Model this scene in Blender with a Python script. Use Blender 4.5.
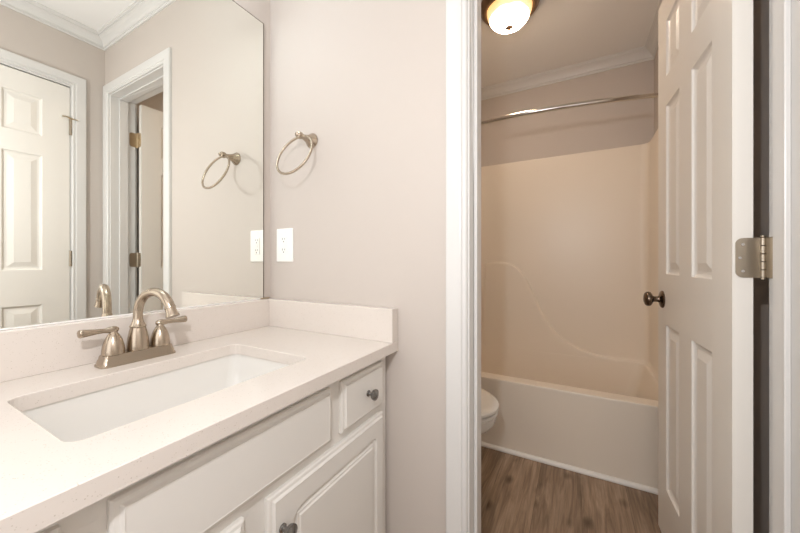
import bpy, bmesh, math, random
from mathutils import Vector, Matrix

SC = bpy.context.scene
COL = SC.collection
for o in list(bpy.data.objects):
    bpy.data.objects.remove(o)

# ------------------------------------------------------------------ camera
cd = bpy.data.cameras.new('camera')
cam = bpy.data.objects.new('camera', cd)
COL.objects.link(cam)
cd.sensor_width = 36.0
cd.sensor_fit = 'HORIZONTAL'
cd.lens = 322.06 / 800 * 36
cd.shift_y = -5.4 / 800
cd.clip_start = 0.02
cam.location = (1.0567, -0.87, 1.05)
cam.rotation_euler = (math.pi / 2, 0, 0.4994)
SC.camera = cam

# ------------------------------------------------------------------ world, lights, exposure
w = bpy.data.worlds.new('world')
SC.world = w
w.use_nodes = True
w.node_tree.nodes['Background'].inputs['Color'].default_value = (1, .95, .88, 1)
w.node_tree.nodes['Background'].inputs['Strength'].default_value = 0.0


def light(name, kind, loc, power, color, size=.1, rot=(0, 0, 0), size_y=None, spread=None):
    l = bpy.data.lights.new(name, kind)
    l.energy = power
    l.color = color
    if kind == 'AREA':
        l.size = size
        if size_y:
            l.shape = 'RECTANGLE'
            l.size_y = size_y
    else:
        l.shadow_soft_size = size
    o = bpy.data.objects.new(name, l)
    COL.objects.link(o)
    o.location = loc
    o.rotation_euler = rot
    return o


# the photographer's hand-held flash (its shadows of ring, rod and casings are in the photograph)
L_FLASH = (20.5, (.97, .975, 1.0))
# added soft fill under the vanity room's ceiling, for ambient light only
L_CEIL_FILL = (0.8, (1.0, 1.0, 1.0))
# added broad fill at the back wall, standing in for bounced light
L_REAR_FILL = (11.0, (.93, .97, 1.0))
# emission of the three glass shades of the vanity light above the mirror, and of the bathroom's ceiling bowl
L_VAN = (9.0, (.80, .92, 1.0))
L_BATH = (67.0, (1.0, .83, .68))
light('flash', 'POINT', (0.955, -0.95, 1.42), L_FLASH[0], L_FLASH[1], .02)
light('ceiling_fill', 'AREA', (0.75, -1.10, 2.39), L_CEIL_FILL[0], L_CEIL_FILL[1], .8, (0, 0, 0))
light('rear_fill', 'AREA', (0.80, -1.93, 1.35), L_REAR_FILL[0], L_REAR_FILL[1], 1.2, (math.pi / 2, 0, 0), 1.7)

SC.view_settings.view_transform = 'Standard'
SC.view_settings.look = 'None'
SC.view_settings.gamma = 1.0
SC.view_settings.use_curve_mapping = False
SC.view_settings.exposure = 0.0
SC.cycles.max_bounces = 14
SC.cycles.diffuse_bounces = 8
SC.cycles.glossy_bounces = 6
SC.cycles.sample_clamp_indirect = 6.0

# ------------------------------------------------------------------ materials


def mat(name, color, rough=.5, metal=0.0, spec=.5, coat=0.0, emit=None, estr=0.0):
    m = bpy.data.materials.new(name)
    m.use_nodes = True
    b = m.node_tree.nodes['Principled BSDF']
    b.inputs['Base Color'].default_value = (*color, 1)
    b.inputs['Roughness'].default_value = rough
    b.inputs['Metallic'].default_value = metal
    b.inputs['Specular IOR Level'].default_value = spec
    b.inputs['Coat Weight'].default_value = coat
    b.inputs['Coat Roughness'].default_value = .06
    if emit:
        b.inputs['Emission Color'].default_value = (*emit, 1)
        b.inputs['Emission Strength'].default_value = estr
    return m


def nt(m):
    return m.node_tree.nodes, m.node_tree.links, m.node_tree.nodes['Principled BSDF']


def bumpy(m, scale=180.0, strength=.06, dist=.001, detail=3):
    n, l, b = nt(m)
    tc = n.new('ShaderNodeTexCoord')
    no = n.new('ShaderNodeTexNoise')
    no.inputs['Scale'].default_value = scale
    no.inputs['Detail'].default_value = detail
    bu = n.new('ShaderNodeBump')
    bu.inputs['Strength'].default_value = strength
    bu.inputs['Distance'].default_value = dist
    l.new(tc.outputs['Object'], no.inputs['Vector'])
    l.new(no.outputs['Fac'], bu.inputs['Height'])
    l.new(bu.outputs['Normal'], b.inputs['Normal'])
    return m


M = {}
M['wall'] = bumpy(mat('greige_wall_paint', (.56, .505, .46), .62, spec=.3), 260, .05)
M['ceiling'] = bumpy(mat('ceiling_paint', (.86, .85, .835), .8, spec=.2), 200, .05)
M['trim'] = mat('white_trim_paint', (.68, .668, .65), .3)
M['door'] = bumpy(mat('white_door_paint', (.78, .75, .70), .36), 90, .03)
M['cabinet'] = mat('cabinet_paint', (.73, .705, .665), .34)
M['porcelain'] = mat('white_porcelain', (.76, .74, .705), .09, coat=.4)
M['fiberglass'] = mat('glossy_fiberglass', (.82, .74, .635), .34, coat=.0)
M['outlet'] = mat('white_plastic', (.86, .85, .82), .3)
M['slot'] = mat('outlet_slot_dark', (.10, .095, .09), .5)
M['nickel'] = mat('brushed_nickel', (.45, .375, .295), .25, 1.0)
M['brass'] = mat('satin_brass_hinge', (.56, .45, .31), .3, 1.0)
M['hinge'] = mat('satin_nickel_hinge', (.40, .345, .275), .33, 1.0)
M['pewter'] = mat('dark_pewter', (.27, .26, .25), .25, 1.0)
M['bronze'] = mat('dark_bronze', (.16, .12, .09), .22, 1.0)
M['lampbronze'] = mat('oil_rubbed_bronze', (.24, .145, .085), .38, .6)
M['chrome'] = mat('polished_chrome', (.62, .60, .57), .16, 1.0)
M['edge'] = mat('mirror_edge_dark', (.09, .065, .045), .5)
M['mirror'] = mat('mirror_silvering', (.95, .965, .925), .0, 1.0)
M['rubber'] = mat('white_rubber', (.75, .73, .68), .6)
M['caulk'] = mat('caulk_strip', (.82, .79, .74), .35)
M['drain'] = mat('drain_nickel', (.5, .45, .38), .25, 1.0)


def quartz():
    m = mat('speckled_quartz', (.82, .765, .70), .16)
    n, l, b = nt(m)
    tc = n.new('ShaderNodeTexCoord')
    vo = n.new('ShaderNodeTexVoronoi')
    vo.inputs['Scale'].default_value = 260
    vo.inputs['Randomness'].default_value = 1
    no = n.new('ShaderNodeTexNoise')
    no.inputs['Scale'].default_value = 90
    no.inputs['Detail'].default_value = 4
    r1 = n.new('ShaderNodeValToRGB')
    r1.color_ramp.elements[0].position = .10
    r1.color_ramp.elements[0].color = (.44, .38, .31, 1)
    r1.color_ramp.elements[1].position = .24
    r1.color_ramp.elements[1].color = (.68, .622, .572, 1)
    r2 = n.new('ShaderNodeValToRGB')
    r2.color_ramp.elements[0].position = .44
    r2.color_ramp.elements[0].color = (0, 0, 0, 1)
    r2.color_ramp.elements[1].position = .62
    r2.color_ramp.elements[1].color = (1, 1, 1, 1)
    mx = n.new('ShaderNodeMix')
    mx.data_type = 'RGBA'
    mx.inputs[6].default_value = (.68, .622, .572, 1)
    l.new(tc.outputs['Object'], vo.inputs['Vector'])
    l.new(tc.outputs['Object'], no.inputs['Vector'])
    l.new(vo.outputs['Distance'], r1.inputs['Fac'])
    l.new(no.outputs['Fac'], r2.inputs['Fac'])
    l.new(r2.outputs['Color'], mx.inputs[0])
    l.new(r1.outputs['Color'], mx.inputs[7])
    l.new(mx.outputs[2], b.inputs['Base Color'])
    return m


M['quartz'] = quartz()


def planks():
    m = mat('brown_vinyl_plank', (.2, .14, .1), .42, spec=.35)
    n, l, b = nt(m)
    tc = n.new('ShaderNodeTexCoord')
    sep = n.new('ShaderNodeSeparateXYZ')
    l.new(tc.outputs['Object'], sep.inputs[0])
    comb = n.new('ShaderNodeCombineXYZ')      # brick runs along local X; planks run along Y
    l.new(sep.outputs['Y'], comb.inputs['X'])
    l.new(sep.outputs['X'], comb.inputs['Y'])
    br = n.new('ShaderNodeTexBrick')
    br.offset = .37
    br.inputs['Scale'].default_value = 1.0
    br.inputs['Brick Width'].default_value = 2.4
    br.inputs['Row Height'].default_value = .18
    br.inputs['Mortar Size'].default_value = .0012
    br.inputs['Mortar Smooth'].default_value = .2
    br.inputs['Bias'].default_value = 0
    br.inputs['Color1'].default_value = (0, 0, 0, 1)
    br.inputs['Color2'].default_value = (1, 1, 1, 1)
    br.inputs['Mortar'].default_value = (.5, .5, .5, 1)
    l.new(comb.outputs[0], br.inputs['Vector'])
    # per plank shift of the grain
    off = n.new('ShaderNodeVectorMath')
    off.operation = 'MULTIPLY_ADD'
    off.inputs[1].default_value = (7, 13, 5)
    l.new(br.outputs['Color'], off.inputs[0])
    l.new(tc.outputs['Object'], off.inputs[2])
    mp = n.new('ShaderNodeMapping')
    mp.inputs['Scale'].default_value = (16, 1.6, 1)
    l.new(off.outputs[0], mp.inputs['Vector'])
    n1 = n.new('ShaderNodeTexNoise')
    n1.inputs['Scale'].default_value = 1.6
    n1.inputs['Detail'].default_value = 7
    n1.inputs['Roughness'].default_value = .62
    n1.inputs['Distortion'].default_value = 1.1
    l.new(mp.outputs[0], n1.inputs['Vector'])
    mp2 = n.new('ShaderNodeMapping')
    mp2.inputs['Scale'].default_value = (90, 4, 1)
    l.new(off.outputs[0], mp2.inputs['Vector'])
    n2 = n.new('ShaderNodeTexNoise')
    n2.inputs['Scale'].default_value = 1.5
    n2.inputs['Detail'].default_value = 5
    l.new(mp2.outputs[0], n2.inputs['Vector'])
    # knots
    mp3 = n.new('ShaderNodeMapping')
    mp3.inputs['Scale'].default_value = (9.0, 5.0, 1)
    l.new(off.outputs[0], mp3.inputs['Vector'])
    vo = n.new('ShaderNodeTexVoronoi')
    vo.inputs['Scale'].default_value = 1.0
    l.new(mp3.outputs[0], vo.inputs['Vector'])
    rk = n.new('ShaderNodeValToRGB')
    rk.color_ramp.elements[0].position = .05
    rk.color_ramp.elements[0].color = (.40, .37, .34, 1)
    rk.color_ramp.elements[1].position = .22
    rk.color_ramp.elements[1].color = (1, 1, 1, 1)
    l.new(vo.outputs['Distance'], rk.inputs['Fac'])
    r1 = n.new('ShaderNodeValToRGB')
    e = r1.color_ramp.elements
    e[0].position = .28
    e[0].color = (.165, .110, .074, 1)
    e[1].position = .72
    e[1].color = (.45, .335, .24, 1)
    x = e.new(.5)
    x.color = (.295, .208, .142, 1)
    l.new(n1.outputs['Fac'], r1.inputs['Fac'])
    r2 = n.new('ShaderNodeValToRGB')
    r2.color_ramp.elements[0].position = .3
    r2.color_ramp.elements[0].color = (.72, .72, .72, 1)
    r2.color_ramp.elements[1].position = .7
    r2.color_ramp.elements[1].color = (1.12, 1.12, 1.12, 1)
    l.new(n2.outputs['Fac'], r2.inputs['Fac'])

    def mul(a, bb):
        q = n.new('ShaderNodeMix')
        q.data_type = 'RGBA'
        q.blend_type = 'MULTIPLY'
        q.inputs[0].default_value = 1
        l.new(a, q.inputs[6])
        l.new(bb, q.inputs[7])
        return q.outputs[2]
    c = mul(mul(r1.outputs['Color'], r2.outputs['Color']), rk.outputs['Color'])
    rt = n.new('ShaderNodeValToRGB')          # plank to plank tone
    rt.color_ramp.elements[0].color = (.84, .83, .82, 1)
    rt.color_ramp.elements[1].color = (1.10, 1.09, 1.08, 1)
    l.new(br.outputs['Color'], rt.inputs['Fac'])
    c = mul(c, rt.outputs['Color'])
    rm = n.new('ShaderNodeValToRGB')          # seams
    rm.color_ramp.elements[0].color = (1, 1, 1, 1)
    rm.color_ramp.elements[1].color = (.74, .73, .72, 1)
    l.new(br.outputs['Fac'], rm.inputs['Fac'])
    c = mul(c, rm.outputs['Color'])
    l.new(c, b.inputs['Base Color'])
    return m


M['planks'] = planks()


def lamp_glass():
    """Alabaster bowl lit by bulbs inside: hottest near the bulbs, amber towards the rim."""
    m = mat('lit_alabaster_glass', (.8, .7, .55), .35)
    n, l, b = nt(m)
    tc = n.new('ShaderNodeTexCoord')
    sep = n.new('ShaderNodeSeparateXYZ')
    l.new(tc.outputs['Object'], sep.inputs[0])
    mr = n.new('ShaderNodeMapRange')
    mr.inputs['From Min'].default_value = -.085
    mr.inputs['From Max'].default_value = -.02
    l.new(sep.outputs['Z'], mr.inputs['Value'])
    no = n.new('ShaderNodeTexNoise')
    no.inputs['Scale'].default_value = 9
    l.new(tc.outputs['Object'], no.inputs['Vector'])
    ad = n.new('ShaderNodeMath')
    ad.operation = 'MULTIPLY_ADD'
    ad.inputs[1].default_value = .5
    ad.inputs[2].default_value = -.25
    l.new(no.outputs['Fac'], ad.inputs[0])
    su = n.new('ShaderNodeMath')
    su.operation = 'ADD'
    su.use_clamp = True
    l.new(mr.outputs[0], su.inputs[0])
    l.new(ad.outputs[0], su.inputs[1])
    rc = n.new('ShaderNodeValToRGB')
    rc.color_ramp.elements[0].color = (*L_BATH[1], 1)
    rc.color_ramp.elements[1].color = (1.0, .60, .22, 1)
    l.new(su.outputs[0], rc.inputs['Fac'])
    pw = n.new('ShaderNodeMapRange')
    pw.inputs['From Min'].default_value = .16
    pw.inputs['From Max'].default_value = .62
    l.new(su.outputs[0], pw.inputs['Value'])
    st = n.new('ShaderNodeMapRange')
    st.inputs['To Min'].default_value = L_BATH[0]
    st.inputs['To Max'].default_value = min(1.15, L_BATH[0] * .1)
    l.new(pw.outputs[0], st.inputs['Value'])
    l.new(rc.outputs['Color'], b.inputs['Emission Color'])
    l.new(st.outputs[0], b.inputs['Emission Strength'])
    return m


M['lampglass'] = lamp_glass()
M['vanityglass'] = mat('lit_frosted_glass', (.8, .78, .74), .4, emit=L_VAN[1], estr=L_VAN[0])

# ------------------------------------------------------------------ helpers


def obj(name, bm, m, parent=None, loc=(0, 0, 0), rot=(0, 0, 0), smooth=None, bev=0, seg=2):
    bmesh.ops.remove_doubles(bm, verts=bm.verts, dist=1e-6)
    bmesh.ops.recalc_face_normals(bm, faces=bm.faces)
    me = bpy.data.meshes.new(name)
    bm.to_mesh(me)
    bm.free()
    me.materials.append(M[m] if isinstance(m, str) else m)
    o = bpy.data.objects.new(name, me)
    COL.objects.link(o)
    o.location = loc
    o.rotation_euler = rot
    if parent is not None:
        o.parent = parent
    if smooth is not None:
        for p in me.polygons:
            p.use_smooth = True
        try:
            me.set_sharp_from_angle(angle=math.radians(smooth))
        except Exception:
            pass
    if smooth is not None:
        wn = o.modifiers.new('weighted_normal', 'WEIGHTED_NORMAL')
        wn.keep_sharp = True
        wn.weight = 90
    if bev:
        md = o.modifiers.new('bevel', 'BEVEL')
        md.width = bev
        md.segments = seg
        md.limit_method = 'ANGLE'
        md.angle_limit = math.radians(40)
    return o


def thing(name, label, cat, loc=(0, 0, 0), rotz=0, group=None):
    o = bpy.data.objects.new(name, None)
    o.empty_display_size = .05
    COL.objects.link(o)
    o.location = loc
    o.rotation_euler = (0, 0, rotz)
    return tag(o, label, cat, group)


def tag(o, label, cat, group=None):
    o['label'] = label
    o['category'] = cat
    if group:
        o['group'] = group
    return o


def struct(o, label, cat):
    o['kind'] = 'structure'
    return tag(o, label, cat)


def B():
    return bmesh.new()


def box(bm, x0, x1, y0, y1, z0, z1):
    v = [bm.verts.new(p) for p in ((x0, y0, z0), (x1, y0, z0), (x1, y1, z0), (x0, y1, z0),
                                   (x0, y0, z1), (x1, y0, z1), (x1, y1, z1), (x0, y1, z1))]
    for f in ((0, 3, 2, 1), (4, 5, 6, 7), (0, 1, 5, 4), (1, 2, 6, 5), (2, 3, 7, 6), (3, 0, 4, 7)):
        bm.faces.new([v[i] for i in f])
    return bm


def loft(bm, rings, closed=True, cap0=False, cap1=False):
    vr = [[bm.verts.new(p) for p in r] for r in rings]
    n = len(vr[0])
    for a, b in zip(vr, vr[1:]):
        for i in range(n if closed else n - 1):
            j = (i + 1) % n
            try:
                bm.faces.new((a[i], a[j], b[j], b[i]))
            except ValueError:
                pass
    if cap0:
        bm.faces.new(vr[0][::-1])
    if cap1:
        bm.faces.new(vr[-1])
    return vr


def rrect(u0, u1, v0, v1, r=.0005, k=5):
    """rounded rectangle; r is one radius or four (lower left, lower right, upper right, upper left)"""
    rs = r if isinstance(r, (tuple, list)) else (r,) * 4
    out = []
    for (cu, cv, a0), rr in zip(((u0, v0, 180), (u1, v0, 270), (u1, v1, 0), (u0, v1, 90)), rs):
        su = 1 if cu == u0 else -1
        sv = 1 if cv == v0 else -1
        for i in range(k + 1):
            a = math.radians(a0 + 90 * i / k)
            out.append((cu + su * rr + rr * math.cos(a), cv + sv * rr + rr * math.sin(a)))
    return out


def lathe(bm, prof, origin=(0, 0, 0), axis=(0, 0, 1), n=32):
    """prof: (radius, distance along axis)"""
    ax = Vector(axis).normalized()
    q = Vector((0, 0, 1)).rotation_difference(ax).to_matrix()
    o = Vector(origin)
    rings = []
    for r, h in prof:
        r = max(r, 1e-4)
        rings.append([o + q @ Vector((r * math.cos(2 * math.pi * i / n), r * math.sin(2 * math.pi * i / n), h)) for i in range(n)])
    loft(bm, rings, True, True, True)
    return bm


def tube(bm, pts, rad, n=16, flat=None):
    """round tube along pts; rad is one radius or one per point"""
    pts = [Vector(p) for p in pts]
    rs = rad if isinstance(rad, (list, tuple)) else [rad] * len(pts)
    ref = None
    rings = []
    for i, p in enumerate(pts):
        a = pts[max(i - 1, 0)]
        b = pts[min(i + 1, len(pts) - 1)]
        t = (b - a).normalized()
        if ref is None:
            ref = t.orthogonal().normalized()
        ref = (ref - t * ref.dot(t)).normalized()
        bi = t.cross(ref)
        rings.append([p + rs[i] * (math.cos(2 * math.pi * k / n) * ref + math.sin(2 * math.pi * k / n) * bi) for k in range(n)])
    loft(bm, rings, True, True, True)
    return bm


# ------------------------------------------------------------------ dimensions
RX = 1.497            # right wall
H = 2.412             # ceiling
YB = -1.95            # wall behind the camera
FT = .127             # thickness of the partition with the doorway
TY = 1.72             # bath back wall
JL, JR, JT = .800, 1.4245, 2.052   # doorway opening
D2Y0, D2Y1 = -.770, -.157         # closed door on the right wall (slab edges)

# ------------------------------------------------------------------ room shell
bm = B()
box(bm, -.1, RX + .1, YB - .1, TY + .1, -.06, 0)
struct(obj('floor', bm, 'planks'), 'brown wood-look plank floor running towards the bathtub', 'floor')
bm = B()
box(bm, -.1, RX + .1, YB - .1, TY + .1, H, H + .06)
struct(obj('ceiling', bm, 'ceiling'), 'flat pale ceiling over both rooms', 'ceiling')
bm = B()
box(bm, -.1, 0, YB - .1, TY + .1, 0, H)
struct(obj('wall_left', bm, 'wall'), 'beige wall behind the mirror and vanity', 'wall')
bm = B()
box(bm, 0, RX, YB - .1, YB, 0, H)
struct(obj('wall_back', bm, 'wall'), 'beige wall behind the camera', 'wall')
bm = B()
box(bm, 0, RX, TY, TY + .1, 0, H)
struct(obj('wall_bath_back', bm, 'wall'), 'taupe wall above the tub surround', 'wall')
bm = B()
box(bm, 0, JL - .018, 0, FT, 0, H)
box(bm, JR + .018, RX, 0, FT, 0, H)
box(bm, JL - .018, JR + .018, 0, FT, JT + .018, H)
struct(obj('wall_far', bm, 'wall'), 'beige wall with the towel ring and the bathroom doorway', 'wall')
bm = B()
D2a, D2b = D2Y0 - .003 - .018, D2Y1 + .003 + .018
box(bm, RX, RX + .1, YB - .1, D2a, 0, H)
box(bm, RX, RX + .1, D2b, TY + .1, 0, H)
box(bm, RX, RX + .1, D2a, D2b, JT + .018, H)
struct(obj('wall_right', bm, 'wall'), 'beige wall with the closed door, seen in the mirror', 'wall')


def crown(x0, x1, y0, y1):
    prof = [(.0, H - .070), (.0075, H - .070), (.0090, H - .066), (.0090, H - .0615), (.0060, H - .0605), (.0060, H - .0585), (.0125, H - .0560), (.0130, H - .0500), (.0180, H - .040),
            (.027, H - .028), (.037, H - .020), (.042, H - .0175), (.0420, H - .0130), (.0480, H - .0120), (.0510, H - .0080), (.056, H - .0060), (.056, H), (0, H)]
    bm = B()
    loft(bm, [[(x0 + p, y0 + p, z), (x1 - p, y0 + p, z), (x1 - p, y1 - p, z), (x0 + p, y1 - p, z)] for p, z in prof])
    return bm


struct(obj('trim_1', crown(0, RX, YB, 0), 'trim'), 'white crown moulding of the vanity room, seen in the mirror', 'crown moulding')
struct(obj('trim_2', crown(0, RX, FT, TY), 'trim'), 'white crown moulding above the tub', 'crown moulding')

CASING = [(0, 0), (0, .008), (.003, .011), (.009, .0115), (.0105, .0090), (.0125, .0090), (.015, .0130), (.019, .0142),
          (.045, .0148), (.056, .0148), (.0590, .0130), (.0605, .009), (.0605, 0)]


def casing(a0, a1, zt, put):
    """U-shaped casing round an opening a0..a1 (inner edges) up to zt; put(a, d, z) places a point"""
    bm = B()
    loft(bm, [[put(a0 - wd, d, 0), put(a0 - wd, d, zt + wd), put(a1 + wd, d, zt + wd), put(a1 + wd, d, 0)] for wd, d in CASING], closed=False)
    return bm


struct(obj('trim_3', casing(JL - .005, JR + .005, JT + .005, lambda a, d, z: (a, -d, z)), 'trim'),
       'white casing round the bathroom doorway beside the towel ring wall', 'door casing')
struct(obj('trim_4', casing(JL - .005, JR + .005, JT + .005, lambda a, d, z: (a, FT + d, z)), 'trim'),
       'white casing round the bathroom doorway on the tub side', 'door casing')
struct(obj('trim_5', casing(D2Y0 - .008, D2Y1 + .008, JT + .005, lambda a, d, z: (RX - d, a, z)), 'trim'),
       'white casing round the closed door seen in the mirror', 'door casing')

bm = B()      # door frame of the bathroom doorway: jambs, head and stops
box(bm, JL - .018, JL, 0, FT, 0, JT + .018)
box(bm, JR, JR + .018, 0, FT, 0, JT + .018)
box(bm, JL, JR, 0, FT, JT, JT + .018)
S0, S1, ST = .042, .086, .010
box(bm, JL, JL + ST, S0, S1, 0, JT - ST)
box(bm, JR - ST, JR, S0, S1, 0, JT - ST)
box(bm, JL, JR, S0, S1, JT - ST, JT)
struct(obj('trim_6', bm, 'trim', bev=.0022, seg=2), 'white jamb and stop of the bathroom doorway', 'door frame')
bm = B()
box(bm, RX, RX + .1, D2a, D2Y0 - .003, 0, JT + .018)
box(bm, RX, RX + .1, D2Y1 + .003, D2b, 0, JT + .018)
box(bm, RX, RX + .1, D2Y0 - .003, D2Y1 + .003, JT - .004, JT + .018)
struct(obj('trim_7', bm, 'trim'), 'white jamb of the closed door seen in the mirror', 'door frame')


def baseboard(name, pts, label):
    """strip along pts (2D), board to the left of the path"""
    prof = [(0, 0), (.014, 0), (.014, .07), (.010, .082), (.005, .088), (0, .09)]
    bm = B()
    P = [Vector(p) for p in pts]
    rings = []
    for d, z in prof:
        ring = []
        for i, p in enumerate(P):
            ns = []
            if i > 0:
                t = (p - P[i - 1]).normalized()
                ns.append(Vector((-t.y, t.x)))
            if i < len(P) - 1:
                t = (P[i + 1] - p).normalized()
                ns.append(Vector((-t.y, t.x)))
            nn = sum(ns, Vector((0, 0)))
            q = p + nn * (d if len(ns) == 1 else d / max(.3, (nn.length_squared / 2)))
            ring.append((q.x, q.y, z))
        rings.append(ring)
    loft(bm, rings, closed=False)
    struct(obj(name, bm, 'trim'), label, 'baseboard')


baseboard('baseboard_far', [(JL - .07, 0), (.56, 0)], 'white baseboard under the towel ring wall')
baseboard('baseboard_left', [(0, .955), (0, FT), (JL - .07, FT)][::-1][0:2][::-1] if False else [(0, TY - .76), (0, FT + .0)], 'white baseboard behind the toilet')

# ------------------------------------------------------------------ panel doors


def panel_face(bm, W, z0, z1, rects, f):
    us = sorted({0, W, *[r[0] for r in rects], *[r[1] for r in rects]})
    zs = sorted({z0, z1, *[r[2] for r in rects], *[r[3] for r in rects]})
    for a, b in zip(us, us[1:]):
        for c, d in zip(zs, zs[1:]):
            if any(r[0] <= a and b <= r[1] and r[2] <= c and d <= r[3] for r in rects):
                continue
            bm.faces.new([bm.verts.new(f(*p)) for p in ((a, c, 0), (b, c, 0), (b, d, 0), (a, d, 0))])
    for u0, u1, v0, v1 in rects:
        rings = []
        for ins, dep in ((0, 0), (.003, .0065), (.010, .0095), (.018, .0095), (.040, .0030), (.041, .0026)):
            rings.append([f(u0 + ins, v0 + ins, dep), f(u1 - ins, v0 + ins, dep), f(u1 - ins, v1 - ins, dep), f(u0 + ins, v1 - ins, dep)])
        loft(bm, rings, True, False, True)


def six_panel(W, T, z0, z1):
    """local: x = thickness 0..T (x = 0 is the front face), y = 0 (hinge edge)..W, z"""
    zz = ((1.728, 1.932), (1.003, 1.620), (.210, .815))
    rects = [(a, b, c, d) for a, b in ((.108, .250), (.358, .500)) for c, d in zz]
    bm = B()
    panel_face(bm, W, z0, z1, rects, lambda u, z, d: (d, u, z))
    panel_face(bm, W, z0, z1, rects, lambda u, z, d: (T - d, u, z))
    for p in (((0, 0, z0), (T, 0, z0), (T, 0, z1), (0, 0, z1)), ((0, W, z0), (T, W, z0), (T, W, z1), (0, W, z1)),
              ((0, 0, z1), (T, 0, z1), (T, W, z1), (0, W, z1)), ((0, 0, z0), (T, 0, z0), (T, W, z0), (0, W, z0))):
        bm.faces.new([bm.verts.new(q) for q in p])
    return bm


def knob_mesh(axis, origin):
    bm = B()
    lathe(bm, [(.0325, 0), (.0325, .003), (.030, .006), (.022, .009), (.013, .011), (.0105, .016), (.0105, .026), (.013, .031),
               (.021, .034), (.0262, .038), (.0278, .044), (.0268, .050), (.0225, .055), (.012, .0585), (0, .0592)], origin, axis, 32)
    return bm


# the open bathroom door
d1 = thing('door_1', 'open white six-panel bathroom door swung in towards the tub', 'door', (1.3695, .136, 0), math.atan2(.0427, .999))
d1['kind'] = 'structure'
DT = .0347
obj('panel_slab', six_panel(.603, DT, .008, 2.041), 'door', d1, bev=.0012, seg=2)
k = obj('door_knob', knob_mesh((-1, 0, 0), (0, .543, .905)), 'bronze', d1, smooth=35)
k['label'] = 'dark bronze knob facing the vanity'
k = obj('door_knob', knob_mesh((1, 0, 0), (DT, .543, .905)), 'bronze', d1, smooth=35)
bm = B()
box(bm, .006, DT - .006, .6028, .6045, .876, .934)
obj('latch_plate', bm, 'bronze', d1)


def hinge(parent, z, m):
    """butt hinge of the open door: leaf on the door edge, knuckle, leaf on the jamb"""
    h = .089
    bm = B()
    ring = rrect(.005, .0455, z - h / 2, z + h / 2, (.013, .0005, .0005, .013), 6)
    loft(bm, [[(u, .0005, v) for u, v in ring], [(u, -.0022, v) for u, v in ring]], True, True, True)
    hg = obj('hinge', bm, m, parent)
    bm = B()
    px, py = .0500, -.0005
    n = 5
    for i in range(n):
        a = z - h / 2 + h * i / n + .0006
        b = z - h / 2 + h * (i + 1) / n - .0006
        lathe(bm, [(.0052, 0), (.0058, .0006), (.0058, b - a - .0006), (.0052, b - a)], (px, py, a), (0, 0, 1), 20)
    lathe(bm, [(.004, 0), (.006, .002), (.006, .004), (.003, .006)], (px, py, z + h / 2), (0, 0, 1), 20)
    lathe(bm, [(.003, -.005), (.005, -.003), (.005, 0)], (px, py, z - h / 2), (0, 0, 1), 20)
    obj('knuckle', bm, m, hg, smooth=40)
    bm = B()
    ring = rrect(-.043, -.001, z - h / 2, z + h / 2, (.012, .0005, .0005, .012), 6)
    loft(bm, [[(px + .0046, py + u, v) for u, v in ring], [(px + .0024, py + u, v) for u, v in ring]], True, True, True)
    obj('jamb_leaf', bm, m, hg)
    for du, dz in ((.017, .030), (.012, 0), (.017, -.030)):
        bm = B()
        lathe(bm, [(.0034, 0), (.0030, .0008), (.0012, .0008), (.001, .0003)], (du, -.0022, z + dz), (0, -1, 0), 16)
        obj('screw', bm, 'chrome', hg, smooth=40)
    return hg


hinge(d1, 1.820, 'brass')
hinge(d1, 1.0575, 'hinge')
hinge(d1, .27, 'hinge')

# the closed door on the right wall, seen in the mirror: front face looks to -x
d2 = thing('door_2', 'closed white six-panel door seen at the left of the mirror', 'door', (RX + .001, D2Y1, 0))
d2['kind'] = 'structure'
bm = six_panel(.613, .034, .008, 2.041)
for v in bm.verts:
    v.co.y = -v.co.y
obj('panel_slab', bm, 'door', d2)
for z in (1.815, 1.065, .27):
    bm = B()
    n = 5
    for i in range(n):
        a = z - .0445 + .089 * i / n
        lathe(bm, [(.0062, .0004), (.0062, .0174)], (-.006, .0015, a), (0, 0, 1), 18)
    hg = obj('hinge', bm, 'hinge', d2, smooth=40)
    bm = B()
    box(bm, -.0015, 0, -.004, .001, z - .0445, z + .0445)
    obj('leaf', bm, 'hinge', hg)
    if z > 1.8:
        bm = B()
        zt = z + .050
        tube(bm, [(-.010, -.034, zt + .002), (-.012, -.014, zt + .003), (-.008, .0015, zt), (-.014, .014, zt - .002), (-.019, .030, zt - .004)], [.0030, .0030, .006, .0030, .0030], 12)
        lathe(bm, [(.0065, 0), (.0065, .006)], (-.006, .0015, zt - .003), (0, 0, 1), 16)
        st = obj('pin_stop', bm, 'brass', hg, smooth=40)
        st['label'] = 'brass hinge pin door stop'
        bm = B()
        lathe(bm, [(.005, 0), (.006, .003), (.0055, .010), (.003, .011)], (-.010, -.034, zt + .002), (1, .1, 0), 14)
        lathe(bm, [(.005, 0), (.006, .002), (.0055, .006), (.003, .007)], (-.020, .030, zt - .004), (1, 0, 0), 14)
        obj('bumper', bm, 'rubber', hg, smooth=40)
bm = knob_mesh((-1, 0, 0), (0, -.553, .92))
obj('door_knob', bm, 'bronze', d2, smooth=35)

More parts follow.
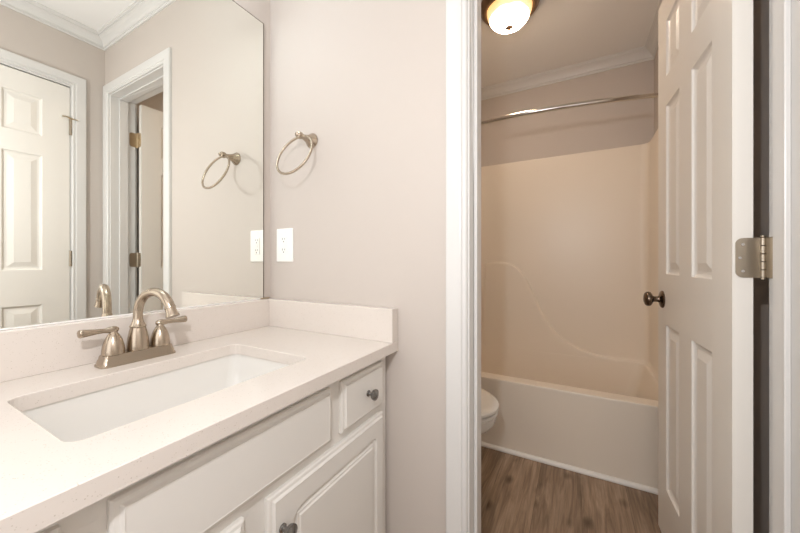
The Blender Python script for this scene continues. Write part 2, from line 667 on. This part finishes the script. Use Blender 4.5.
# ------------------------------------------------------------------ vanity cabinet
FX = .536           # face frame
FR = .552           # drawer and door fronts
vc = thing('vanity_cabinet', 'off-white painted vanity cabinet under the quartz worktop', 'cabinet', (0, 0, 0))
CY0, CY1 = -.962, -.010
CB, CT = .10, .7748
bm = B()
box(bm, .003, FX - .02, CY1 - .016, CY1, CB, CT)
box(bm, .003, FX - .02, CY0, CY0 + .016, CB, CT)
box(bm, .003, FX - .02, CY0 + .016, CY1 - .016, CB, CB + .016)
box(bm, .003, .010, CY0 + .016, CY1 - .016, CB + .016, CT)
obj('carcass', bm, 'cabinet', vc)
bm = B()
box(bm, FX - .02, FX, CY0, CY0 + .048, CB, CT)
box(bm, FX - .02, FX, -.050, CY1, CB, CT)
for z0, z1 in ((CB, CB + .04), (.585, .640), (CT - .045, CT)):
    box(bm, FX - .02, FX, CY0 + .0481, -.0501, z0, z1)
for a, b in ((-.748, -.680), (-.296, -.216)):
    box(bm, FX - .02, FX, a, b, .6401, CT - .0451)
box(bm, FX - .02, FX, -.515, -.450, CB + .0401, .5849)
obj('face_frame', bm, 'cabinet', vc)
bm = B()
box(bm, .003, .47, CY0 + .002, CY1 - .002, 0, CB)
obj('toe_kick', bm, 'cabinet', vc)


def front(y0, y1, z0, z1, edge):
    """slab front with a stepped edge; edge = list of (inset, x)"""
    bm = B()
    rings = []
    for ins, x in edge:
        rings.append([(x, y, z) for y, z in rrect(y0 + ins, y1 - ins, z0 + ins, z1 - ins, .0015, 3)])
    loft(bm, rings, True, True, True)
    return bm


EDGE = [(0, FX + .0005), (0, FX + .0075), (.003, FX + .0105), (.0085, FX + .0115), (.0100, FX + .0130), (.0125, FX + .0165), (.0145, FR)]


def cab_knob(parent, y, z):
    bm = B()
    lathe(bm, [(.0085, 0), (.0085, .0025), (.0055, .005), (.0050, .012), (.0075, .015), (.0135, .018), (.0150, .022), (.0148, .0255),
               (.0115, .0265), (.0105, .0275), (.0055, .0300), (0, .0305)], (FR, y, z), (1, 0, 0), 28)
    return obj('knob', bm, 'pewter', parent, smooth=32)


for y0, y1, nm in ((-.2360, -.0420, 'right'), (-.9180, -.7330, 'left')):
    dr = obj('drawer', front(y0, y1, .6190, .7490, EDGE), 'cabinet', vc)
    cab_knob(dr, (y0 + y1) / 2 + .010, .684)
obj('false_front', front(-.690, -.274, .6195, .7490, EDGE), 'cabinet', vc)


def cab_door(y0, y1, z0, z1):
    bm = B()
    k = 6
    rings = [[(x, y, z) for y, z in rrect(y0 + i, y1 - i, z0 + i, z1 - i, .0015, k)] for i, x in EDGE]
    a, b, c, d = y0 + .054, y1 - .042, z0 + .056, z1 - .056
    for ins, x, r in ((0, FR, (.012, .012, .018, .036)), (.0030, FR - .0055, (.010, .010, .016, .034)), (.0075, FR - .0075, (.008, .008, .013, .031)), (.013, FR - .0075, .004),
                      (.0165, FR - .0030, .0015), (.021, FR - .0025, .0015), (.0235, FR + .0005, .0015)):
        rings.append([(x, y, z) for y, z in rrect(a + ins, b - ins, c + ins, d - ins, r, k)])
    loft(bm, rings, True, True, True)
    return bm


dR = obj('door', cab_door(-.455, -.0410, .125, .5985), 'cabinet', vc)
cab_knob(dR, -.426, .5270)
dL = obj('door', cab_door(-.925, -.503, .125, .5985), 'cabinet', vc)
cab_knob(dL, -.533, .5270)

# ------------------------------------------------------------------ worktop and sink
ZT, ZB = .8045, .7750
SX0, SX1, SY0, SY1 = .168, .462, -.704, -.262
CX1 = .576
bm = B()
K = 5
o_top = rrect(0.001, CX1, -.985, -.001, .0015, K)
o_in = rrect(0.0025, CX1 - .0015, -.9835, -.0025, .0008, K)
hole = rrect(SX0, SX1, SY0, SY1, .022, K)
hole_t = rrect(SX0 - .0015, SX1 + .0015, SY0 - .0015, SY1 + .0015, .0225, K)
rings = [[(x, y, ZB) for x, y in hole], [(x, y, ZB) for x, y in o_top], [(x, y, ZT - .0015) for x, y in o_top],
         [(x, y, ZT) for x, y in o_in], [(x, y, ZT) for x, y in hole_t], [(x, y, ZT - .0015) for x, y in hole], [(x, y, ZB) for x, y in hole]]
loft(bm, rings)
ct = tag(obj('countertop', bm, 'quartz'), 'cream speckled quartz worktop with sink cut-out on the vanity cabinet', 'worktop')
ZS = .9056
SPT = .0365
bm = B()
box(bm, .001, SPT, -.985, -.001, ZT, ZS)
tag(obj('backsplash', bm, 'quartz', bev=.0012), 'long quartz backsplash strip along the bottom of the mirror', 'backsplash')
bm = B()
box(bm, SPT + .0002, CX1 - .0003, -SPT, -.001, ZT, ZS)
tag(obj('side_splash', bm, 'quartz', bev=.0012), 'short quartz splash on the beige wall at the end of the worktop', 'backsplash')

sk = thing('sink', 'white rectangular undermount sink set into the quartz worktop', 'sink', ((SX0 + SX1) / 2, (SY0 + SY1) / 2, ZB))
hx, hy = (SX1 - SX0) / 2, (SY1 - SY0) / 2
bm = B()
rings = []
for ex, z, r in ((.022, -.0005, .03), (.004, -.0005, .026), (.0035, -.006, .026), (0, -.05, .03), (-.006, -.09, .035), (-.02, -.120, .04), (-.045, -.132, .05), (-.09, -.137, .03)):
    rings.append([(x, y, z) for x, y in rrect(-hx - ex, hx + ex, -hy - ex, hy + ex, r, 6)])
inner = rings
outer = [[(x, y, z) for x, y in rrect(-hx - ex, hx + ex, -hy - ex, hy + ex, r, 6)] for ex, z, r in
         ((-.09, -.150, .03), (-.03, -.147, .05), (.004, -.10, .045), (.012, -.02, .035), (.022, -.014, .03), (.022, -.0005, .03))]
loft(bm, inner, True, False, True)
loft(bm, outer, True, True, False)
obj('basin', bm, 'porcelain', sk, smooth=40)
bm = B()
lathe(bm, [(.030, 0), (.030, .002), (.026, .0035), (.018, .002), (.017, .003), (.010, .0045), (0, .005)], (0, 0, -.1368), (0, 0, 1), 28)
obj('drain', bm, 'drain', sk, smooth=35)

# ------------------------------------------------------------------ faucet
FXC, FYC = .094, -.476
fa = thing('faucet', 'brushed nickel two-handle arc faucet behind the sink', 'faucet', (FXC, FYC, ZT))
bm = B()
rings = []
for e, z in ((0, 0), (0, .004), (-.003, .008), (-.0035, .013), (-.006, .017), (-.007, .023), (-.0085, .0255), (-.011, .0265)):
    rings.append([(x, y, z) for x, y in rrect(-.0245 - e * .8, .0245 + e * .8, -.0785 - e, .0785 + e, .010 + e * .4, 6)])
loft(bm, rings, True, True, True)
obj('base_plate', bm, 'nickel', fa, smooth=32)
bm = B()
lathe(bm, [(.0225, .0262), (.0230, .029), (.0226, .038), (.0208, .055), (.0182, .070), (.0160, .079), (.0160, .0805), (.0172, .082), (.0174, .084), (.0160, .0855), (.0138, .0905), (.0116, .096), (.0106, .102)], n=36)
sp = obj('spout_body', bm, 'nickel', fa, smooth=32)
bm = B()
R = .055
zc = .1145
SY = math.radians(12)            # the spout is swivelled a little towards the doorway wall


def swv(u, z):
    return Vector((u * math.cos(SY), u * math.sin(SY), z))


pts = [swv(0, .088), swv(0, .105)]
for i in range(0, 27):
    a = math.radians(180 - 160 * i / 26)
    pts.append(swv(R + R * math.cos(a), zc + R * math.sin(a)))
tube(bm, pts, [.0103, .0103] + [.0103 + .0006 * i / 26 for i in range(27)], 20)
so = obj('spout', bm, 'nickel', fa, smooth=40)
e = Vector(pts[-1])
t = (e - Vector(pts[-2])).normalized()
bm = B()
lathe(bm, [(.0110, -.003), (.0120, -.002), (.0120, .0015), (.0110, .003), (.0114, .008), (.0130, .016), (.0146, .0215), (.0146, .0230), (.0110, .0225)], e, t, 28)
obj('spout_tip', bm, 'nickel', so, smooth=32)
for s in (-1, 1):
    bm = B()
    y = s * .0490
    lathe(bm, [(.0218, .0262), (.0220, .0280), (.0216, .036), (.0200, .047), (.0170, .058), (.0132, .067), (.0100, .0725), (.0082, .075), (.0082, .078), (.007, .080)], (0, y, 0), n=36)
    hb = obj('handle_body', bm, 'nickel', fa, smooth=32)
    bm = B()
    prof = [(-.0105, .0020), (-.009, .0050), (-.005, .0075), (0, .0085), (.007, .0078), (.014, .0062), (.020, .0054), (.030, .0058), (.042, .0074), (.054, .0090), (.0600, .0094), (.0620, .0082), (.0630, .0040)]
    tube(bm, [(.004 * max(q, 0) / .06, y + s * q, .0832 + .02 * max(q, 0)) for q, r in prof], [r for q, r in prof], 20)
    obj('lever', bm, 'nickel', hb, smooth=40)

# ------------------------------------------------------------------ mirror
mi = thing('mirror', 'large frameless wall mirror above the quartz backsplash', 'mirror', (0, 0, ZS))
MY0, MY1, MZ1 = -.97, -.0380, 1.959 - ZS
bm = B()
box(bm, .001, .0062, MY0, MY1, .004, MZ1)
obj('glass', bm, 'mirror', mi)
bm = B()
box(bm, .0008, .0066, MY1, MY1 + .0034, .004, MZ1 + .002)
box(bm, .0008, .0066, MY0, MY1, MZ1, MZ1 + .002)
obj('edge', bm, 'edge', mi)
bm = B()
box(bm, .0008, .0085, MY0, -.052, .0004, .0038)
obj('bottom_channel', bm, 'outlet', mi)
bm = B()
box(bm, .0008, .0095, -.051, -.012, .0002, .0042)
c = obj('corner_clip', bm, 'brass', mi)
c['label'] = 'small brass clip at the lower corner'

# ------------------------------------------------------------------ vanity light (above the mirror, just out of frame)
vl = thing('vanity_light', 'brushed nickel vanity light with three frosted glass shades above the mirror', 'wall light', (0, -.49, 2.14))
bm = B()
loft(bm, [[(x, y, z) for y, z in rrect(-.26 + i, .26 - i, -.04 + i, .04 - i, .012, 5)] for i, x in ((0, .0008), (0, .014), (.006, .020))], True, True, True)
obj('backplate', bm, 'nickel', vl, bev=.001)
for yy in (-.19, 0, .19):
    bm = B()
    tube(bm, [(.018, yy, .0), (.06, yy, .004), (.090, yy, .015), (.105, yy, .0), (.108, yy, -.012)], .008, 14)
    lathe(bm, [(.012, 0), (.026, -.006), (.030, -.022), (.012, -.022)], (.108, yy, -.008), (0, 0, 1), 24)
    ar = obj('arm', bm, 'nickel', vl, smooth=40)
    bm = B()
    lathe(bm, [(.026, -.031), (.036, -.045), (.045, -.070), (.050, -.100), (.052, -.120), (.049, -.120), (.040, -.070), (.022, -.034)], (.108, yy, 0), (0, 0, 1), 28)
    obj('glass_shade', bm, 'vanityglass', ar, smooth=50)

# ------------------------------------------------------------------ towel ring
tr = thing('towel_ring', 'brushed nickel towel ring on the beige wall beside the mirror', 'towel ring', (.221, 0, 1.484))
bm = B()
lathe(bm, [(.0265, .0005), (.0270, .003), (.0255, .006), (.0200, .013), (.0150, .022), (.0110, .034), (.0088, .044), (.0082, .052)], (0, 0, 0), (0, -1, 0), 32)
mt = obj('mount', bm, 'nickel', tr, smooth=35)
bm = B()
lathe(bm, [(.0082, .052), (.0115, .0535), (.0125, .058), (.0125, .066), (.0112, .070), (.0070, .072), (.0065, .076), (.003, .079)], (0, 0, 0), (0, -1, 0), 28)
obj('finial', bm, 'nickel', mt, smooth=35)
bm = B()
RR = .0755
TI = math.radians(22)            # the ring rests swung a little out from the wall
N = 64
top = Vector((.004, -.061, -.006))
dn = Vector((0, -math.sin(TI), -math.cos(TI)))
nrm = Vector((0, math.cos(TI), -math.sin(TI)))
ring = []
for i in range(N):
    a = 2 * math.pi * i / N
    rad = Vector((math.sin(a), 0, 0)) - dn * math.cos(a)
    c_ = top + dn * RR + RR * rad
    ring.append([c_ + .0042 * (math.cos(b) * rad + math.sin(b) * nrm) for b in [2 * math.pi * k / 14 for k in range(14)]])
vs = [[bm.verts.new(p) for p in r] for r in ring]
for i in range(N):
    for k in range(14):
        bm.faces.new((vs[i][k], vs[(i + 1) % N][k], vs[(i + 1) % N][(k + 1) % 14], vs[i][(k + 1) % 14]))
obj('ring', bm, 'nickel', tr, smooth=60)

# ------------------------------------------------------------------ outlet
ou = thing('wall_outlet', 'white wall outlet with test buttons beside the mirror', 'outlet', (.0835, 0, 1.1105))
bm = B()
rings = [[(x, -y, z) for x, z in rrect(-.0432 + i, .0432 - i, -.0640 + i, .0640 - i, .004, 4)] for i, y in ((0, .0005), (0, .003), (.002, .0055), (.004, .0062))]
loft(bm, rings, True, True, True)
obj('cover_plate', bm, 'outlet', ou)
bm = B()
rings = [[(x, -y, z) for x, z in rrect(-.0168 + i, .0168 - i, -.0335 + i, .0335 - i, .002, 4)] for i, y in ((0, .006), (0, .0078), (.001, .0085))]
loft(bm, rings, True, True, True)
rc = obj('receptacle', bm, 'outlet', ou)
for zc_ in (.0200, -.0200):
    bm = B()
    box(bm, -.0075, -.0055, -.0089, -.0080, zc_ - .0005, zc_ + .0075)
    box(bm, .0050, .0070, -.0089, -.0080, zc_ + .0005, zc_ + .0070)
    lathe(bm, [(.0025, 0), (.0025, .0009)], (0, -.0080, zc_ - .0065), (0, -1, 0), 12)
    obj('slots', bm, 'slot', rc)
for zc_ in (.0045, -.0045):
    bm = B()
    box(bm, -.0085, .0085, -.0098, -.0080, zc_ - .0030, zc_ + .0030)
    obj('button', bm, 'outlet', rc, bev=.0006)
for zc_ in (.0485, -.0485):
    bm = B()
    lathe(bm, [(.0032, 0), (.0030, .0008), (.001, .0010)], (0, -.0060, zc_), (0, -1, 0), 14)
    obj('screw', bm, 'outlet', ou, smooth=40)

# ------------------------------------------------------------------ tub and surround
tu = thing('bathtub', 'glossy beige one-piece bathtub and shower surround below the curved rod', 'bathtub', (0, TY, 0))
AY = .968 - TY
RZ = .392
x0, x1, yb = .002, RX - .002, -.002
IX0, IX1, IY = .032, RX - .032, -.022      # inner faces of the surround
bm = B()
K = 8
ro = rrect(x0, x1, AY, yb, .004, K)
rings = [[(x, y, .002) for x, y in ro], [(x, y, RZ - .012) for x, y in ro],
         [(x, y, RZ - .003) for x, y in rrect(x0 + .003, x1 - .003, AY + .003, yb - .001, .006, K)],
         [(x, y, RZ) for x, y in rrect(x0 + .010, x1 - .010, AY + .011, yb - .003, .01, K)]]
for ex, z, r in ((0, RZ, .07), (.006, RZ - .003, .08), (.012, RZ - .012, .09), (.030, RZ - .10, .10), (.06, RZ - .24, .11), (.10, RZ - .30, .11), (.16, RZ - .32, .08)):
    rings.append([(x, y, z) for x, y in rrect(IX0 + .012 + ex * 1.2, IX1 - .012 - ex * 1.2, AY + .075 + ex, IY - .0198 - ex * .08, r * .6, K)])
loft(bm, rings, True, True, True)
obj('tub', bm, 'fiberglass', tu, smooth=30)
# surround: U-shaped shell with rounded inner corners
bm = B()
ZW = 1.805
rc_ = .045


def upath(off):
    """inner outline of the U shifted towards the walls by off"""
    a, b, c = IX0 - off, IX1 + off, IY + off
    r = max(rc_ - off * 0, .004)
    p = [(a, AY + .012)]
    p.append((a, AY + .3))
    for i in range(9):
        t_ = math.radians(180 - 90 * i / 8)
        p.append((a + r + r * math.cos(t_), c - r + r * math.sin(t_)))
    p.append(((a + b) / 2, c))
    for i in range(9):
        t_ = math.radians(90 - 90 * i / 8)
        p.append((b - r + r * math.cos(t_), c - r + r * math.sin(t_)))
    p.append((b, AY + .3))
    p.append((b, AY + .012))
    return p


def wallpath():
    n_ = len(upath(0))
    out = []
    for i, (x, y) in enumerate(upath(0)):
        if i < 2:
            out.append((x0, y))
        elif i < 11:
            out.append((x0, y) if i < 6 else ((x0, yb) if i == 6 else (x, yb)))
        elif i == 11:
            out.append((x, yb))
        elif i < 21:
            out.append((x, yb) if i < 16 else ((x1, yb) if i == 16 else (x1, y)))
        else:
            out.append((x1, y))
    return out


loft(bm, [[(x, y, RZ - .001) for x, y in wallpath()], [(x, y, RZ - .001) for x, y in upath(-.012)], [(x, y, RZ + .012) for x, y in upath(-.003)], [(x, y, RZ + .03) for x, y in upath(0)],
          [(x, y, ZW - .008) for x, y in upath(0)], [(x, y, ZW - .002) for x, y in upath(.002)], [(x, y, ZW) for x, y in upath(.008)],
          [(x, y, ZW) for x, y in wallpath()], [(x, y, RZ - .001) for x, y in wallpath()]], closed=False)
# front ends
for s in (0, -1):
    prof_in = upath(0)[s]
    prof_w = wallpath()[s]
    bm.faces.new([bm.verts.new(p) for p in ((prof_w[0], prof_w[1], RZ), (prof_in[0], prof_in[1], RZ), (prof_in[0], prof_in[1], ZW), (prof_w[0], prof_w[1], ZW))])
obj('surround', bm, 'fiberglass', tu, smooth=35)
# raised ledge that sweeps down the back wall
SW = [(.425, 1.036), (.50, 1.044), (.578, 1.043), (.615, 1.036), (.645, 1.020), (.675, .996), (.702, .966), (.73, .925), (.758, .872), (.795, .784), (.833, .694), (.868, .622),
      (.906, .566), (.96, .513), (1.021, .473), (1.08, .444), (1.143, .423), (1.21, .411), (1.287, .405), (1.37, .404), (1.44, .404)]
bm = B()
rows = []
for i, (x, z) in enumerate(SW):
    a = Vector(SW[max(i - 1, 0)])
    b = Vector(SW[min(i + 1, len(SW) - 1)])
    t_ = (b - a).normalized()
    nn = Vector((t_.y, -t_.x))       # points down, into the ledge
    row = []
    for ins, dep in ((0, .001), (.002, -.010), (.007, -.017), (.016, -.0195)):
        q = Vector((x, z)) + nn * ins
        if i == 0:
            q = Vector((x + ins, z - ins))
        row.append((q.x, IY + dep, max(q.y, RZ + .001)))
    row.append((row[-1][0] if i else row[-1][0], IY - .0195, RZ - .006))
    rows.append(row)
loft(bm, rows, closed=False)
left = [(SW[0][0], IY + .001), (SW[0][0] + .002, IY - .010), (SW[0][0] + .007, IY - .017), (SW[0][0] + .016, IY - .0195)]
loft(bm, [[(x - .03 * (1 if z < .5 else 0), y, z_) for (x, y), z_ in zip(left, ((1.036, 1.034, 1.029, 1.020) if z > .5 else (RZ + .002,) * 4))] for z in (1.0, .4)], closed=False)
bm.faces.new([bm.verts.new(p) for p in ((SW[0][0] + .016, IY - .0195, 1.020), (SW[0][0] - .014, IY - .0195, RZ + .002), (SW[0][0] + .016, IY - .0195, RZ + .002))])
obj('molded_ledge', bm, 'fiberglass', tu, smooth=50)

bm = B()
rings = []
for x in (.002, RX - .002):
    rings.append([(x, .966, .001), (x, .953, .001), (x, .952, .007), (x, .955, .014), (x, .960, .019), (x, .966, .021)])
loft(bm, rings, True, True, True)
struct(obj('trim_8', bm, 'caulk', smooth=40), 'white shoe strip along the floor at the tub front', 'trim')

# ------------------------------------------------------------------ shower rod
rd = thing('shower_rod', 'curved chrome shower rod across the tub alcove', 'shower rod', (RX / 2, 1.12, 1.85))
hw = RX / 2 - .003


def rodp(x):
    return (x, -.135 * (1 - (x / hw) ** 2), 0)


bm = B()
tube(bm, [rodp(-hw + .004 + (hw + .575 - .004) * i / 30) for i in range(31)], .0125, 16)
obj('tube', bm, 'chrome', rd, smooth=60)
bm = B()
tube(bm, [rodp(.56 + (hw - .004 - .56) * i / 10) for i in range(11)], .0105, 16)
obj('inner_tube', bm, 'chrome', rd, smooth=60)
for s in (-1, 1):
    bm = B()
    lathe(bm, [(.032, 0), (.032, .003), (.026, .008), (.017, .016), (.0145, .024)], (s * hw, 0, 0), (-s, 0, 0), 28)
    obj('flange', bm, 'chrome', rd, smooth=40)

# ------------------------------------------------------------------ ceiling light
cl = thing('ceiling_light', 'lit flush-mount ceiling light with alabaster bowl and bronze rim', 'ceiling light', (.750, .890, H - .040))
bm = B()
lathe(bm, [(.110, .0395), (.138, .0385), (.148, .032), (.151, .022), (.147, .010), (.140, .004), (.138, -.002), (.132, -.010), (.124, -.013), (.116, -.010), (.113, 0), (.105, .010)], n=56)
obj('rim', bm, 'lampbronze', cl, smooth=40)
bm = B()
prof = [(.1125, .002), (.1120, -.008)]
for i in range(1, 15):
    a = math.radians(90 * i / 14)
    prof.append((.112 * math.cos(a) ** .72, -.008 - .086 * math.sin(a) ** 1.2))
lathe(bm, prof, n=56)
obj('glass_bowl', bm, 'lampglass', cl, smooth=60)
bm = B()
lathe(bm, [(.004, -.090), (.0180, -.093), (.0190, -.097), (.0140, -.102), (.0050, -.105), (.0042, -.109), (.0055, -.112), (.0030, -.115)], n=24)
obj('finial', bm, 'lampbronze', cl, smooth=40)

# ------------------------------------------------------------------ toilet (mostly behind the casing)
to = thing('toilet', 'white toilet with closed lid in front of the tub', 'toilet', (.003, .530, 0))


def egg(back, tip, hw_, z, n=40, y0=0):
    """egg outline: flat-ish back at x=back, round tip"""
    pts = []
    c0 = tip - hw_ * 1.25
    for i in range(n):
        a = 2 * math.pi * i / n
        cx_, sy = math.cos(a), math.sin(a)
        if cx_ >= 0:
            x = c0 + cx_ * (tip - c0)
        else:
            x = c0 + cx_ * (c0 - back)
            sy = math.copysign(abs(sy) ** .75, sy)
        pts.append((x, y0 + hw_ * sy, z))
    return pts


bm = B()
loft(bm, [egg(.14, .56, .105, .001), egg(.14, .565, .105, .02), egg(.15, .555, .098, .06), egg(.16, .56, .100, .15), egg(.17, .600, .114, .22), egg(.19, .672, .142, .29),
          egg(.20, .735, .170, .335), egg(.20, .752, .178, .360), egg(.20, .755, .180, .388), egg(.205, .748, .175, .393), egg(.25, .70, .13, .393), egg(.28, .66, .10, .30)], True, True, True)
box(bm, .02, .24, -.10, .10, .15, .392)
obj('bowl', bm, 'porcelain', to, smooth=40)
bm = B()
loft(bm, [egg(.25, .752, .178, .396), egg(.245, .763, .184, .399), egg(.245, .763, .184, .406), egg(.25, .758, .180, .410)], True, True, True)
obj('seat', bm, 'porcelain', to, smooth=40)
bm = B()
loft(bm, [egg(.25, .752, .174, .4165), egg(.235, .766, .186, .4185), egg(.235, .766, .186, .428), egg(.24, .760, .182, .434), egg(.27, .73, .160, .438)], True, True, True)
obj('lid', bm, 'porcelain', to, smooth=40)
bm = B()
loft(bm, [[(x, y, z) for x, y in rrect(.004 + i, .195 - i, -.215 + i, .215 - i, .03, 5)] for i, z in ((.02, .392), (.008, .41), (0, .55), (-.004 + .004, .74))], True, True, True)
obj('tank', bm, 'porcelain', to, smooth=40)
bm = B()
loft(bm, [[(x, y, z) for x, y in rrect(.001 + i, .205 - i, -.225 + i, .225 - i, .03, 5)] for i, z in ((.004, .741), (0, .745), (0, .765), (.006, .772))], True, True, True)
obj('tank_lid', bm, 'porcelain', to, smooth=40)
bm = B()
lathe(bm, [(.010, 0), (.010, .008), (.006, .010)], (.197, .15, .68), (1, 0, 0), 16)
tube(bm, [(.206, .15, .68), (.209, .12, .678), (.209, .085, .672)], [.005, .0045, .006], 10)
obj('flush_lever', bm, 'chrome', to, smooth=40)
